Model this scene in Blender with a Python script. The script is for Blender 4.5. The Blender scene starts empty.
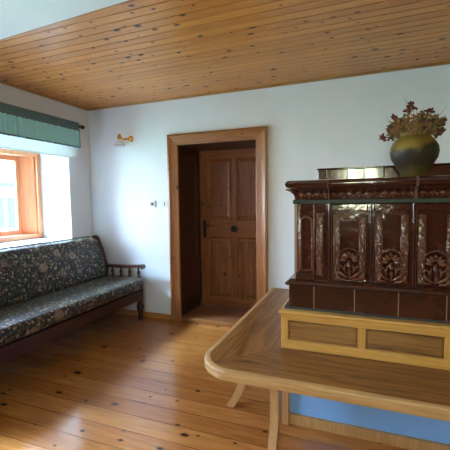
import bpy, bmesh, math, random
from mathutils import Vector, Matrix
random.seed(7)
R = math.radians
scene = bpy.context.scene
C = scene.collection

# ------------------------------------------------------------------ materials
def newmat(name):
    m = bpy.data.materials.new(name); m.use_nodes = True
    nt = m.node_tree; nt.nodes.clear()
    out = nt.nodes.new('ShaderNodeOutputMaterial')
    b = nt.nodes.new('ShaderNodeBsdfPrincipled')
    nt.links.new(b.outputs[0], out.inputs[0])
    return m, nt, b
def N(nt, typ, **kw):
    n = nt.nodes.new(typ)
    for k, v in kw.items():
        if k.startswith('i_'):
            key = k[2:]
            key = int(key) if key.isdigit() else key.replace('_', ' ')
            n.inputs[key].default_value = v
        else: setattr(n, k, v)
    return n
def ramp(nt, fac, stops, interp='LINEAR'):
    r = nt.nodes.new('ShaderNodeValToRGB'); r.color_ramp.interpolation = interp
    e = r.color_ramp.elements
    while len(e) < len(stops): e.new(.5)
    for q, (p, c) in zip(e, stops):
        q.position = p; q.color = tuple(c) + (1,) if len(c) == 3 else c
    nt.links.new(fac, r.inputs[0]); return r.outputs[0]
def math_(nt, op, a, b=None):
    n = nt.nodes.new('ShaderNodeMath'); n.operation = op
    for i, v in enumerate((a, b)):
        if v is None: continue
        if isinstance(v, (int, float)): n.inputs[i].default_value = v
        else: nt.links.new(v, n.inputs[i])
    return n.outputs[0]
def mix(nt, fac, a, b, mode='MIX'):
    n = nt.nodes.new('ShaderNodeMix'); n.data_type = 'RGBA'; n.blend_type = mode
    for s, v in ((n.inputs[0], fac), (n.inputs[6], a), (n.inputs[7], b)):
        if isinstance(v, (int, float)): s.default_value = v
        elif isinstance(v, tuple): s.default_value = v + (1,) if len(v) == 3 else v
        else: nt.links.new(v, s)
    return n.outputs[2]
def bump(nt, b, h, strength=.3, dist=.01):
    n = N(nt, 'ShaderNodeBump'); n.inputs['Strength'].default_value = strength
    n.inputs['Distance'].default_value = dist
    nt.links.new(h, n.inputs['Height']); nt.links.new(n.outputs[0], b.inputs['Normal'])

def plain(name, col, rough=.5, metal=0, noise=.12, nscale=12, coat=0, bmp=0):
    m, nt, b = newmat(name)
    tc = N(nt, 'ShaderNodeTexCoord'); n = N(nt, 'ShaderNodeTexNoise', i_Scale=nscale, i_Detail=4.)
    nt.links.new(tc.outputs['Object'], n.inputs['Vector'])
    lo = tuple(c * (1 - noise) for c in col); hi = tuple(min(1, c * (1 + noise)) for c in col)
    nt.links.new(ramp(nt, n.outputs[0], [(.3, lo), (.7, hi)]), b.inputs['Base Color'])
    b.inputs['Roughness'].default_value = rough; b.inputs['Metallic'].default_value = metal
    b.inputs['Coat Weight'].default_value = coat
    if bmp: bump(nt, b, n.outputs[0], bmp, .004)
    return m

def wood(name, light, dark, grain='X', plank=None, plank_axis='Y', rough=.35, coat=.0, knots=0., kscale=3., kax=None, kel=.6,
         knotcol=(.030, .006, .003), vary=.25, offs=0., streak=1., ring=.16, coat_rough=.1, seam=0.):
    """grain along one axis; boards of width `plank` told apart across plank_axis"""
    m, nt, b = newmat(name)
    tc = N(nt, 'ShaderNodeTexCoord'); sep = N(nt, 'ShaderNodeSeparateXYZ')
    nt.links.new(tc.outputs['Object'], sep.inputs[0])
    ax = {'X': 0, 'Y': 1, 'Z': 2}
    g = sep.outputs[ax[grain]]
    others = [a for a in 'XYZ' if a != grain]
    o1, o2 = sep.outputs[ax[others[0]]], sep.outputs[ax[others[1]]]
    rnd = None; rv = 0.
    if plank:
        idx = math_(nt, 'FLOOR', math_(nt, 'DIVIDE', math_(nt, 'ADD', sep.outputs[ax[plank_axis]], offs), plank))
        wn = N(nt, 'ShaderNodeTexWhiteNoise'); wn.noise_dimensions = '1D'
        nt.links.new(idx, wn.inputs['W']); rnd = wn.outputs['Value']
        rv = math_(nt, 'MULTIPLY', rnd, 37.)
    comb = N(nt, 'ShaderNodeCombineXYZ')
    nt.links.new(math_(nt, 'ADD', math_(nt, 'MULTIPLY', g, .9), rv) , comb.inputs[0])
    nt.links.new(math_(nt, 'ADD', math_(nt, 'MULTIPLY', o1, 14.), rv), comb.inputs[1])
    nt.links.new(math_(nt, 'MULTIPLY', o2, 14.), comb.inputs[2])
    n1 = N(nt, 'ShaderNodeTexNoise', i_Scale=1.6, i_Detail=3., i_Distortion=.6)
    nt.links.new(comb.outputs[0], n1.inputs['Vector'])
    n2 = N(nt, 'ShaderNodeTexNoise', i_Scale=7., i_Detail=5., i_Distortion=.3)
    nt.links.new(comb.outputs[0], n2.inputs['Vector'])
    w = math_(nt, 'SINE', math_(nt, 'MULTIPLY', n1.outputs[0], 26. * streak))
    f = math_(nt, 'ADD', math_(nt, 'MULTIPLY', math_(nt, 'ADD', w, 1.), ring), math_(nt, 'MULTIPLY', n2.outputs[0], .62))
    mid = tuple((a * .55 + c * .45) for a, c in zip(light, dark))
    col = ramp(nt, f, [(.15, light), (.55, mid), (.95, dark)])
    if rnd is not None:
        v = math_(nt, 'ADD', math_(nt, 'MULTIPLY', rnd, vary), 1 - vary * .55)
        vc = N(nt, 'ShaderNodeCombineColor')
        for i, p in enumerate((.7, 1., 1.25)): nt.links.new(math_(nt, 'POWER', v, p), vc.inputs[i])
        col = mix(nt, 1., col, vc.outputs[0], 'MULTIPLY')
    if knots:
        kc = N(nt, 'ShaderNodeCombineXYZ')
        nt.links.new(math_(nt, 'ADD', math_(nt, 'MULTIPLY', g, kel), rv), kc.inputs[0])
        kx = kax or plank_axis
        nt.links.new(sep.outputs[ax[kx]], kc.inputs[1])
        vo = N(nt, 'ShaderNodeTexVoronoi', voronoi_dimensions='2D', i_Scale=kscale, i_Randomness=1.)
        nt.links.new(kc.outputs[0], vo.inputs['Vector'])
        sc = N(nt, 'ShaderNodeSeparateColor'); nt.links.new(vo.outputs['Color'], sc.inputs[0])
        on = math_(nt, 'LESS_THAN', sc.outputs[0], knots)
        size = math_(nt, 'ADD', math_(nt, 'MULTIPLY', math_(nt, 'POWER', sc.outputs[1], 2.), .016), .0085)
        d = math_(nt, 'DIVIDE', vo.outputs['Distance'], math_(nt, 'MULTIPLY', size, kscale))
        kk = ramp(nt, d, [(.42, (1, 1, 1)), (.55, (.72,) * 3), (.72, (.38,) * 3), (1.15, (0, 0, 0))])
        col = mix(nt, math_(nt, 'MULTIPLY', kk, on), col, knotcol)
    if seam and plank:
        fr = math_(nt, 'FRACT', math_(nt, 'DIVIDE', math_(nt, 'ADD', sep.outputs[ax[plank_axis]], offs), plank))
        e = math_(nt, 'LESS_THAN', math_(nt, 'ABSOLUTE', math_(nt, 'SUBTRACT', fr, .5)), .5 - seam / plank)
        col = mix(nt, e, tuple(c * .25 for c in dark), col)
    nt.links.new(col, b.inputs['Base Color'])
    b.inputs['Roughness'].default_value = rough
    b.inputs['Coat Weight'].default_value = coat; b.inputs['Coat Roughness'].default_value = coat_rough
    bump(nt, b, f, .12, .002)
    return m

M = {}
M['plaster'] = plain('wall_plaster', (.82, .85, .89), .85, noise=.02, nscale=3, bmp=.15)
M['plaster_cool'] = plain('ceiling_plaster', (.84, .86, .86), .9, noise=.02, nscale=3, bmp=.1)
M['plaster_warm'] = plain('warm_bounce_plaster', (.66, .52, .28), .9, noise=.03, nscale=3)  # warm colour made up for the unseen right wall, to yellow the bounce
M['added_panelling'] = wood('added_wall_panelling', (.30, .13, .045), (.17, .06, .018), 'Z', .1, 'X', rough=.5)  # dark wood made up for the unseen front wall, to darken stove reflections
M['ceil'] = wood('ceiling_pine', (.80, .34, .080), (.50, .16, .030), 'X', .080, 'Y', rough=.33, knots=.50, kscale=10.0, vary=.24, offs=.0, ring=.10, seam=.0040, coat=.12, coat_rough=.2)
M['floor'] = wood('floor_pine', (.58, .22, .050), (.26, .068, .012), 'X', .142, 'Y', rough=.24, knots=.36, kscale=8., kel=.5, vary=.40, coat=.45, coat_rough=.10, ring=.13, seam=.0016)
M['trim_wood'] = wood('trim_pine', (.52, .26, .08), (.30, .12, .03), 'X', rough=.4)
M['trim_wood_y'] = wood('trim_pine_y', (.52, .26, .08), (.30, .12, .03), 'Y', rough=.4)
DL, DD = (.38, .135, .042), (.13, .036, .012)
M['door_v'] = wood('door_pine_upright', DL, DD, 'Z', rough=.4, knots=.45, kscale=8, streak=.7, ring=.2, kax='X')
M['door_h'] = wood('door_pine_level', DL, DD, 'X', rough=.4, knots=.22, kscale=6, streak=.7, kax='Z')
M['frame_v'] = wood('casing_pine_upright', (.42, .165, .048), (.20, .060, .015), 'Z', rough=.38, knots=.4, kscale=7, kax='X')
M['frame_h'] = wood('casing_pine_level', (.42, .165, .048), (.20, .060, .015), 'X', rough=.38, knots=.4, kscale=7, kax='Z')
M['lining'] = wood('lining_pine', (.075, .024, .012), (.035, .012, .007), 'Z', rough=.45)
M['niche'] = wood('threshold_wood', (.34, .12, .045), (.20, .06, .02), 'X', .15, 'Y', rough=.4)
M['win_z'] = wood('window_wood_upright', (.74, .30, .13), (.50, .16, .06), 'Z', rough=.35)
M['win_y'] = wood('window_wood_level', (.74, .30, .13), (.50, .16, .06), 'Y', rough=.35)
BL, BD = (.35, .15, .038), (.11, .034, .008)
M['bench_x'] = wood('bench_oak_x', BL, BD, 'X', .105, 'Y', rough=.38, vary=.30, offs=.02, ring=.24)
M['bench_y'] = wood('bench_oak_y', BL, BD, 'Y', .1, 'X', rough=.34, vary=.30, offs=.01, ring=.24)
M['bench_edge'] = wood('bench_edge_oak', (.60, .34, .13), (.38, .18, .06), 'X', rough=.35)
M['bench_leg'] = wood('bench_leg_oak', (.60, .33, .13), (.40, .19, .065), 'Z', rough=.35)
M['rail_x'] = wood('backrest_rail', (.66, .35, .085), (.44, .20, .045), 'X', rough=.33)
M['rail_z'] = wood('backrest_stile', (.66, .35, .085), (.44, .20, .045), 'Z', rough=.33)
M['inset'] = wood('backrest_inset', (.36, .165, .045), (.07, .024, .007), 'X', rough=.33, ring=.28, streak=.45, knots=.15, kscale=3, kax='Z')
M['sofa_wood'] = wood('sofa_stained_wood', (.065, .019, .010), (.03, .009, .006), 'X', rough=.36)
M['brass'] = plain('brass', (.83, .52, .16), .22, 1.)
M['iron'] = plain('black_iron', (.02, .018, .02), .4, .7)
M['grey_metal'] = plain('grey_bakelite', (.25, .27, .27), .4)
M['white_plastic'] = plain('white_plastic', (.76, .80, .78), .35, noise=.02)
M['green_glaze'] = plain('dark_green_glaze', (.003, .016, .011), .5)
M['grout'] = plain('speckled_mortar', (.030, .033, .036), .8, noise=.98, nscale=220, bmp=.8)
M['joint'] = plain('tile_joint', (.30, .20, .14), .8)
M['dark_joint'] = plain('dark_tile_joint', (.12, .06, .045), .7)
M['blue'] = plain('pale_blue_base', (.24, .47, .90), .85, noise=.04, nscale=4)  # one even pale blue for the stove base
M['facade'] = plain('house_plaster', (.78, .8, .82), .9, noise=.05, nscale=1)
M['facade'].node_tree.nodes['Principled BSDF'].inputs['Specular IOR Level'].default_value = 0.
M['facade_win'] = plain('house_window_glass', (.032, .038, .046), .9)
M['facade_win'].node_tree.nodes['Principled BSDF'].inputs['Specular IOR Level'].default_value = 0.
M['roof'] = plain('roof_eaves', (.03, .033, .035), .8)
M['roof'].node_tree.nodes['Principled BSDF'].inputs['Specular IOR Level'].default_value = 0.
M['grass'] = plain('meadow', (.35, .45, .3), .9, nscale=1)
M['rod'] = plain('dark_red_wood', (.10, .02, .02), .25, coat=.5)

def glaze(name, c1, c2, rough=.13, bs=.10, sc=9):
    m, nt, b = newmat(name)
    tc = N(nt, 'ShaderNodeTexCoord'); n = N(nt, 'ShaderNodeTexNoise', i_Scale=float(sc), i_Detail=3.)
    nt.links.new(tc.outputs['Object'], n.inputs['Vector'])
    nt.links.new(ramp(nt, n.outputs[0], [(.3, c1), (.7, c2)]), b.inputs['Base Color'])
    b.inputs['Roughness'].default_value = rough; b.inputs['Coat Weight'].default_value = .4
    b.inputs['Coat Roughness'].default_value = .05; b.inputs['Specular IOR Level'].default_value = .6
    bump(nt, b, n.outputs[0], bs, .01)
    return m
M['glaze'] = glaze('brown_glazed_tile', (.036, .009, .007), (.052, .013, .008), .10, .22, 14)
M['glaze_dull'] = glaze('brown_glazed_crest', (.05, .014, .009), (.085, .025, .013), .15, .12)
M['glaze_relief'] = glaze('brown_glazed_relief', (.085, .026, .012), (.15, .048, .020), .09, .35, 60)
M['glaze_plain'] = glaze('brown_glazed_plain_tile', (.032, .009, .005), (.058, .017, .008), .18, .04)
M['glaze_mint_reflect'] = glaze('mint_reflection_glaze', (.10, .24, .18), (.17, .34, .26), .1, .1)  # greenish window reflection put into the tile colour
M['glaze_pale_reflect'] = glaze('pale_reflection_glaze', (.16, .18, .16), (.28, .30, .27), .1, .1)  # paler part of that reflection, also put into the colour

def vase_mat():
    m, nt, b = newmat('vase_ochre_glaze')
    tc = N(nt, 'ShaderNodeTexCoord'); sep = N(nt, 'ShaderNodeSeparateXYZ')
    nt.links.new(tc.outputs['Object'], sep.inputs[0])
    n = N(nt, 'ShaderNodeTexNoise', i_Scale=11., i_Detail=4.)
    nt.links.new(tc.outputs['Object'], n.inputs['Vector'])
    z = math_(nt, 'ADD', math_(nt, 'ADD', sep.outputs[2], math_(nt, 'MULTIPLY', sep.outputs[0], -.22)), math_(nt, 'MULTIPLY', math_(nt, 'SUBTRACT', n.outputs[0], .5), .16))
    base = ramp(nt, n.outputs[0], [(.3, (.11, .070, .010)), (.7, (.21, .135, .022))])
    dark = ramp(nt, math_(nt, 'DIVIDE', z, .30), [(.06, (.45,) * 3), (.26, (1,) * 3), (.48, (1,) * 3), (.60, (.0,) * 3)])
    nt.links.new(mix(nt, dark, base, (.022, .016, .009)), b.inputs['Base Color'])
    b.inputs['Roughness'].default_value = .5; b.inputs['Specular IOR Level'].default_value = .3
    bump(nt, b, n.outputs[0], .25, .01)
    return m
M['vase'] = vase_mat()
M['stem'] = plain('dried_stem', (.30, .20, .07), .8, nscale=40, noise=.3)
M['bloom_ochre'] = plain('dried_ochre_bloom', (.24, .13, .045), .85, nscale=60, noise=.4)
M['bloom_red'] = plain('dried_red_bloom', (.13, .022, .016), .85, nscale=60, noise=.4)
M['bloom_brown'] = plain('dried_brown_bloom', (.09, .04, .022), .85, nscale=60, noise=.4)
M['leaf'] = plain('dried_green_leaf', (.22, .22, .09), .8, nscale=60, noise=.3)

def fabric_mat():
    m, nt, b = newmat('floral_tapestry')
    tc = N(nt, 'ShaderNodeTexCoord')
    n0 = N(nt, 'ShaderNodeTexNoise', i_Scale=9., i_Detail=2.)
    nt.links.new(tc.outputs['Object'], n0.inputs['Vector'])
    vm = N(nt, 'ShaderNodeVectorMath'); vm.operation = 'ADD'
    sc_ = N(nt, 'ShaderNodeVectorMath'); sc_.operation = 'SCALE'; sc_.inputs['Scale'].default_value = .05
    nt.links.new(n0.outputs['Color'], sc_.inputs[0]); nt.links.new(tc.outputs['Object'], vm.inputs[0]); nt.links.new(sc_.outputs[0], vm.inputs[1])
    # leaves and small flowers
    v1 = N(nt, 'ShaderNodeTexVoronoi', i_Scale=50., i_Randomness=1.); nt.links.new(vm.outputs[0], v1.inputs['Vector'])
    s1 = N(nt, 'ShaderNodeSeparateColor'); nt.links.new(v1.outputs['Color'], s1.inputs[0])
    leafcol = ramp(nt, s1.outputs[0], [(0, (.010, .012, .018)), (.28, (.030, .050, .026)), (.42, (.09, .10, .035)), (.58, (.20, .17, .08)), (.72, (.15, .06, .04)), (.84, (.42, .34, .22)), (.95, (.03, .045, .09))], 'CONSTANT')
    edge = ramp(nt, v1.outputs['Distance'], [(.42, (1,) * 3), (.72, (0,) * 3)])
    col = mix(nt, edge, (.005, .006, .008), leafcol)
    # big rosettes
    v2 = N(nt, 'ShaderNodeTexVoronoi', i_Scale=5.2, i_Randomness=.55); nt.links.new(vm.outputs[0], v2.inputs['Vector'])
    s2 = N(nt, 'ShaderNodeSeparateColor'); nt.links.new(v2.outputs['Color'], s2.inputs[0])
    ring = math_(nt, 'SINE', math_(nt, 'MULTIPLY', v2.outputs['Distance'], 75.))
    v3 = N(nt, 'ShaderNodeTexVoronoi', i_Scale=75.); nt.links.new(tc.outputs['Object'], v3.inputs['Vector'])
    pet = math_(nt, 'MULTIPLY', math_(nt, 'ADD', math_(nt, 'MULTIPLY', ring, .3), .7), ramp(nt, v3.outputs['Distance'], [(.2, (1,) * 3), (.7, (.25,) * 3)]))
    rcol = mix(nt, pet, (.06, .035, .025), mix(nt, s2.outputs[1], (.70, .54, .38), (.50, .32, .23)))
    rm = math_(nt, 'MULTIPLY', ramp(nt, v2.outputs['Distance'], [(.22, (1,) * 3), (.30, (0,) * 3)]), math_(nt, 'LESS_THAN', s2.outputs[0], .8))
    col = mix(nt, rm, col, rcol)
    nt.links.new(col, b.inputs['Base Color'])
    b.inputs['Roughness'].default_value = .45; b.inputs['Coat Weight'].default_value = .08; b.inputs['Coat Roughness'].default_value = .3
    b.inputs['Sheen Weight'].default_value = .0; b.inputs['Sheen Roughness'].default_value = .4
    n = N(nt, 'ShaderNodeTexNoise', i_Scale=160., i_Detail=2.); nt.links.new(tc.outputs['Object'], n.inputs['Vector'])
    bump(nt, b, n.outputs[0], .35, .004)
    return m
M['fabric'] = fabric_mat()

def cloth(name, col, trans=.5):
    m = bpy.data.materials.new(name); m.use_nodes = True; nt = m.node_tree; nt.nodes.clear()
    out = N(nt, 'ShaderNodeOutputMaterial'); d = N(nt, 'ShaderNodeBsdfDiffuse'); t = N(nt, 'ShaderNodeBsdfTranslucent'); mx = N(nt, 'ShaderNodeMixShader')
    tc = N(nt, 'ShaderNodeTexCoord'); n = N(nt, 'ShaderNodeTexNoise', i_Scale=90.); nt.links.new(tc.outputs['Object'], n.inputs['Vector'])
    c = ramp(nt, n.outputs[0], [(.3, tuple(x * .9 for x in col)), (.7, col)])
    nt.links.new(c, d.inputs[0]); nt.links.new(c, t.inputs[0]); mx.inputs[0].default_value = trans
    nt.links.new(d.outputs[0], mx.inputs[1]); nt.links.new(t.outputs[0], mx.inputs[2]); nt.links.new(mx.outputs[0], out.inputs[0])
    return m
M['green_cloth'] = cloth('mint_cloth', (.50, .95, 1.0), .1)
M['green_dark'] = cloth('dark_green_cloth', (.15, .24, .27), .1)
M['white_cloth'] = cloth('white_blind_cloth', (.95, .95, .96), .45)

def pane_mat():
    m = bpy.data.materials.new('window_glass'); m.use_nodes = True; nt = m.node_tree; nt.nodes.clear()
    out = N(nt, 'ShaderNodeOutputMaterial'); t = N(nt, 'ShaderNodeBsdfTransparent'); g = N(nt, 'ShaderNodeBsdfGlossy'); mx = N(nt, 'ShaderNodeMixShader')
    g.inputs['Roughness'].default_value = .02; t.inputs[0].default_value = (.96, .98, .98, 1)
    f = N(nt, 'ShaderNodeFresnel'); f.inputs[0].default_value = 1.25
    nt.links.new(f.outputs[0], mx.inputs[0]); nt.links.new(t.outputs[0], mx.inputs[1]); nt.links.new(g.outputs[0], mx.inputs[2]); nt.links.new(mx.outputs[0], out.inputs[0])
    return m
M['pane'] = pane_mat()
def shade_glass():
    m, nt, b = newmat('opal_glass')
    n = N(nt, 'ShaderNodeTexNoise', i_Scale=5.)
    nt.links.new(ramp(nt, n.outputs[0], [(.3, (.9, .92, .95)), (.7, (.94, .95, .97))]), b.inputs['Base Color'])
    b.inputs['Roughness'].default_value = .15; b.inputs['Transmission Weight'].default_value = .0
    return m
M['opal'] = shade_glass()

# ------------------------------------------------------------------ mesh helpers
class MB:
    def __init__(s): s.bm = bmesh.new()
    def box(s, x0, x1, y0, y1, z0, z1, bev=0., rot=None, piv=None):
        r = bmesh.ops.create_cube(s.bm, size=1); vs = r['verts']
        for v in vs:
            v.co = Vector(((x0 + x1) / 2 + v.co.x * (x1 - x0), (y0 + y1) / 2 + v.co.y * (y1 - y0), (z0 + z1) / 2 + v.co.z * (z1 - z0)))
        if bev:
            es = list({e for v in vs for e in v.link_edges})
            rr = bmesh.ops.bevel(s.bm, geom=es, offset=bev, segments=2, affect='EDGES', profile=.5)
            vs = list({v for f in rr['faces'] for v in f.verts} | {v for v in vs if v.is_valid})
        if rot:
            bmesh.ops.rotate(s.bm, verts=vs, cent=Vector(piv), matrix=rot)
        return vs
    def grid_solid(s, rings, closed=True, caps=True):
        """rings: list of equal length rings of points -> skin"""
        vr = [[s.bm.verts.new(p) for p in ring] for ring in rings]
        n = len(vr[0])
        for a, b in zip(vr, vr[1:]):
            for i in range(n if closed else n - 1):
                j = (i + 1) % n
                try: s.bm.faces.new((a[i], a[j], b[j], b[i]))
                except ValueError: pass
        if caps and closed:
            s.bm.faces.new(list(reversed(vr[0]))); s.bm.faces.new(vr[-1])
        return vr
    def prism(s, pts, axis, a, b):
        """2D outline extruded along axis from a to b; pts in the other two axes' order"""
        def mk(p, t):
            return {'x': (t, p[0], p[1]), 'y': (p[0], t, p[1]), 'z': (p[0], p[1], t)}[axis]
        s.grid_solid([[mk(p, a) for p in pts], [mk(p, b) for p in pts]])
    def lathe(s, prof, cx, cy, n=20, axis='z', base=0.):
        rings = []
        for r, t in prof:
            ring = []
            for k in range(n):
                a = 2 * math.pi * k / n; u, v = r * math.cos(a), r * math.sin(a)
                ring.append({'z': (cx + u, cy + v, base + t), 'y': (cx + u, base + t, cy + v), 'x': (base + t, cx + u, cy + v)}[axis])
            rings.append(ring)
        s.grid_solid(rings)
    def tube(s, pts, r, n=8):
        pts = [Vector(p) for p in pts]; rings = []
        rs = r if isinstance(r, (list, tuple)) else [r] * len(pts)
        up = Vector((.013, .021, 1)).normalized()
        for i, p in enumerate(pts):
            d = (pts[min(i + 1, len(pts) - 1)] - pts[max(i - 1, 0)])
            if d.length < 1e-9: d = Vector((0, 0, 1))
            d.normalize(); a = d.cross(up)
            if a.length < .05: a = d.cross(Vector((1, 0, 0)))
            a.normalize(); b = d.cross(a)
            rings.append([p + (a * math.cos(2 * math.pi * k / n) + b * math.sin(2 * math.pi * k / n)) * rs[i] for k in range(n)])
        s.grid_solid(rings)
    def ball(s, c, r, sub=1, sq=(1, 1, 1)):
        o = bmesh.ops.create_icosphere(s.bm, subdivisions=sub, radius=r)
        for v in o['verts']: v.co = Vector((v.co.x * sq[0] + c[0], v.co.y * sq[1] + c[1], v.co.z * sq[2] + c[2]))
    def wrap(s, prof, xl, xr, yf, yb):
        """profile (outward, z) swept along right->left front then back along the left side (mitred)"""
        path = [(xr, 'R'), (xl, 'C'), (xl, 'B')]
        rings = [[(xr, yf - o, z) for o, z in prof], [(xl - o, yf - o, z) for o, z in prof], [(xl - o, yb, z) for o, z in prof]]
        s.grid_solid(rings)
    def build(s, name, mat, parent=None, smooth=False, kind=None, label=None):
        bm = s.bm
        bmesh.ops.remove_doubles(bm, verts=bm.verts, dist=1e-6)
        bmesh.ops.recalc_face_normals(bm, faces=bm.faces)
        if parent is not None: org = world_org(parent)
        else:
            xs = [v.co for v in bm.verts]
            org = Vector(((min(v.x for v in xs) + max(v.x for v in xs)) / 2, (min(v.y for v in xs) + max(v.y for v in xs)) / 2, min(v.z for v in xs)))
            if kind: org = Vector((0, 0, 0))
        for v in bm.verts: v.co -= org
        me = bpy.data.meshes.new(name); bm.to_mesh(me); bm.free()
        me.materials.append(mat)
        if smooth:
            for p in me.polygons: p.use_smooth = True
            if smooth != 'all':
                me.set_sharp_from_angle(angle=R(40))
        o = bpy.data.objects.new(name, me); C.objects.link(o)
        if parent is not None: o.parent = parent; o['_o'] = tuple(org)
        else: o.location = org; o['_o'] = tuple(org)
        if kind: o['kind'] = kind
        if label: o['label'] = label
        return o
def world_org(o): return Vector(o['_o'])
def thing(name, loc, label=None, cat=None, group=None, kind=None):
    o = bpy.data.objects.new(name, None); C.objects.link(o); o.location = loc; o['_o'] = tuple(loc)
    o.empty_display_size = .1
    tag(o, label, cat, group, kind); return o
def tag(o, label=None, cat=None, group=None, kind=None):
    if label: o['label'] = label
    if cat: o['category'] = cat
    if group: o['group'] = group
    if kind: o['kind'] = kind
    return o

# ------------------------------------------------------------------ room shell
XR, YB, H = 4.75, -5.0, 2.5
WT = .60
W1 = (-1.78, -.34, .945, 1.95)   # visible frame; wall opening made higher to throw light onto the blind
#         # window in the left wall: y0, y1, z0, z1
W2 = (-4.20, -2.55, .945, 2.00)
W3 = (2.76, 3.42, 1.14, 2.05)             # window behind the camera: x0, x1, z0, z1

b = MB()   # floor boards with small gaps between them
y = -5.0; b.box(-.02, XR, YB, .05, -.06, -.012)
k0 = math.floor(YB / .142)
for k in range(k0, 1):
    y0, y1 = k * .142, (k + 1) * .142
    b.box(0, XR, max(y0 + .0008, YB), min(y1 - .0008, 0), -.014, 0)
b.build('floor', M['floor'], kind='structure')

b = MB()   # boards of the ceiling, each with chamfered edges
w = .080
nb = 25
for k in range(nb):
    y1 = -k * w; y0 = y1 - w; c = .006
    b.prism([(y0, H), (y0 + c, H - .006 + .0), (y0 + c, H - .008), (y1 - c, H - .008), (y1 - c, H), (y1, H), (y1, H + .02), (y0, H + .02)], 'x', 0, XR)
ce = b.build('ceiling', M['ceil'], kind='structure')
# white plaster part of the ceiling in front of the boards
b = MB()
pl = [(-.01, -1.695), (XR, -1.965), (XR, YB), (-.01, YB)]
b.prism(pl, 'z', H - .028, H + .1); b.build('ceiling', M['plaster_cool'], kind='structure')
b = MB()
pl = [(0, -1.677), (XR, -1.947), (XR, -1.965), (0, -1.695)]
b.prism(pl, 'z', H - .024, H + .005); b.build('trim_1', M['trim_wood'], kind='structure')

def wall_with_holes(name, ax, face, thick, a0, a1, holes, mat):
    b = MB(); z0, z1 = -.06, H + .1
    def bx(p, q, r, s):
        if q - p < 1e-4 or s - r < 1e-4: return
        if ax == 'x': b.box(min(face, face + thick), max(face, face + thick), p, q, r, s)
        else: b.box(p, q, min(face, face + thick), max(face, face + thick), r, s)
    cur = a0
    for (h0, h1, hz0, hz1) in sorted(holes):
        bx(cur, h0, z0, z1); bx(h0, h1, z0, hz0); bx(h0, h1, hz1, z1); cur = h1
    bx(cur, a1, z0, z1)
    return b.build(name, mat, kind='structure')
wall_with_holes('wall_left', 'x', 0, -WT, YB - .3, .0, [W1[:3] + (2.12,), W2], M['plaster'])
DX0, DX1, DZ = 1.20, 2.16, 2.0
wall_with_holes('wall_back', 'y', 0, .62, -WT, XR + .2, [(DX0, DX1, -.06, DZ)], M['plaster'])
wall_with_holes('wall_right', 'x', XR, .2, YB - .3, 0, [], M['plaster_warm'])
wall_with_holes('wall_front', 'y', YB, -.3, 0, XR, [W3], M['added_panelling'])

# baseboards and ceiling battens
b = MB(); b.prism([(-.016, 0), (-.016, .05), (-.010, .058), (0, .06), (0, 0)], 'x', 0, 1.112); b.build('baseboard_back', M['trim_wood'], kind='structure')
b = MB(); b.prism([(0, 0), (.016, 0), (.016, .05), (.010, .058), (0, .06)], 'y', YB, -.016); b.build('baseboard_left', M['trim_wood_y'], kind='structure')
b = MB(); b.prism([(-.022, H - .0085), (-.022, H - .018), (-.012, H - .028), (0, H - .03), (0, H - .0085)], 'x', 0, XR); b.build('trim_2', M['trim_wood'], kind='structure')
b = MB(); b.prism([(0, H - .0085), (.022, H - .0085), (.022, H - .018), (.012, H - .028), (0, H - .03)], 'y', -1.69, -.022); b.build('trim_3', M['trim_wood_y'], kind='structure')

# ------------------------------------------------------------------ windows
def frame_rect(b, ax, p0, p1, q0, q1, z0, z1, wd, bev=.004, parts='lrtb'):
    """rectangular frame; ax thickness range p0..p1, width range q0..q1"""
    def bx(a, c, e, f):
        if ax == 'x': b.box(p0, p1, a, c, e, f, bev)
        else: b.box(a, c, p0, p1, e, f, bev)
    bx(q0, q0 + wd, z0, z1); bx(q1 - wd, q1, z0, z1)
    bx(q0 + wd, q1 - wd, z1 - wd, z1); bx(q0 + wd, q1 - wd, z0, z0 + wd)
def left_window(n, W):
    y0, y1, z0, z1 = W
    t = thing('window_%d' % n, (-.5, (y0 + y1) / 2, z0), kind='structure')
    b = MB(); frame_rect(b, 'x', -.455, -.425, y0 + .005, y1 - .005, z0 + .004, z1 - .005, .052); b.build('casing', M['win_z'], t)
    b = MB()
    for q, s_ in ((y0, 1), (y1, -1)):
        b.prism([(-.455, q + s_ * .02), (-.455, q + s_ * .072), (-.60, q + s_ * .150), (-.60, q + s_ * .02)], 'z', z0 + .03, z1 - .03)
    b.box(-.60, -.455, y0 + .06, y1 - .06, z0 + .02, z0 + .05, .002); b.box(-.60, -.455, y0 + .06, y1 - .06, z1 - .05, z1 - .02, .002)
    b.build('lining', M['win_z'], t)
    ym = (y0 + y1) / 2
    for (a, c) in ((y0 + .135, ym - .004), (ym + .004, y1 - .135)):
        b = MB(); frame_rect(b, 'x', -.645, -.60, a, c, z0 + .05, z1 - .045, .058, .006); s = b.build('sash', M['win_z'], t)
        b = MB(); b.box(-.625, -.621, a + .06, c - .06, z0 + .115, z1 - .115); b.build('pane', M['pane'], s)
        b = MB()
        for zz in (z0 + .16, z1 - .2): b.lathe([(.001, 0), (.006, .002), (.006, .06), (.001, .064)], -.597, (c - .004) if c > ym else (a + .004), 10, 'z', zz)
        b.build('hinge', M['brass'], s)
    b = MB(); frame_rect(b, 'x', -.66, -.60, y0 - .0, y1, z0, z1, .045, .003); b.box(-.66, -.60, y0 + .04, y0 + .134, z0, z1, .003); b.box(-.66, -.60, y1 - .134, y1 - .04, z0, z1, .003); b.build('outer_frame', M['win_z'], t)
    return t
left_window(1, W1); left_window(2, W2)
b = MB(); b.box(-.66, -.60, W1[0], W1[1], 1.95, 2.12); b.build('wall_left', M['plaster'], kind='structure')  # fills the heightened opening above the frame
t = thing('window_3', ((W3[0] + W3[1]) / 2, YB - .2, W3[2]), kind='structure')
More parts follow.
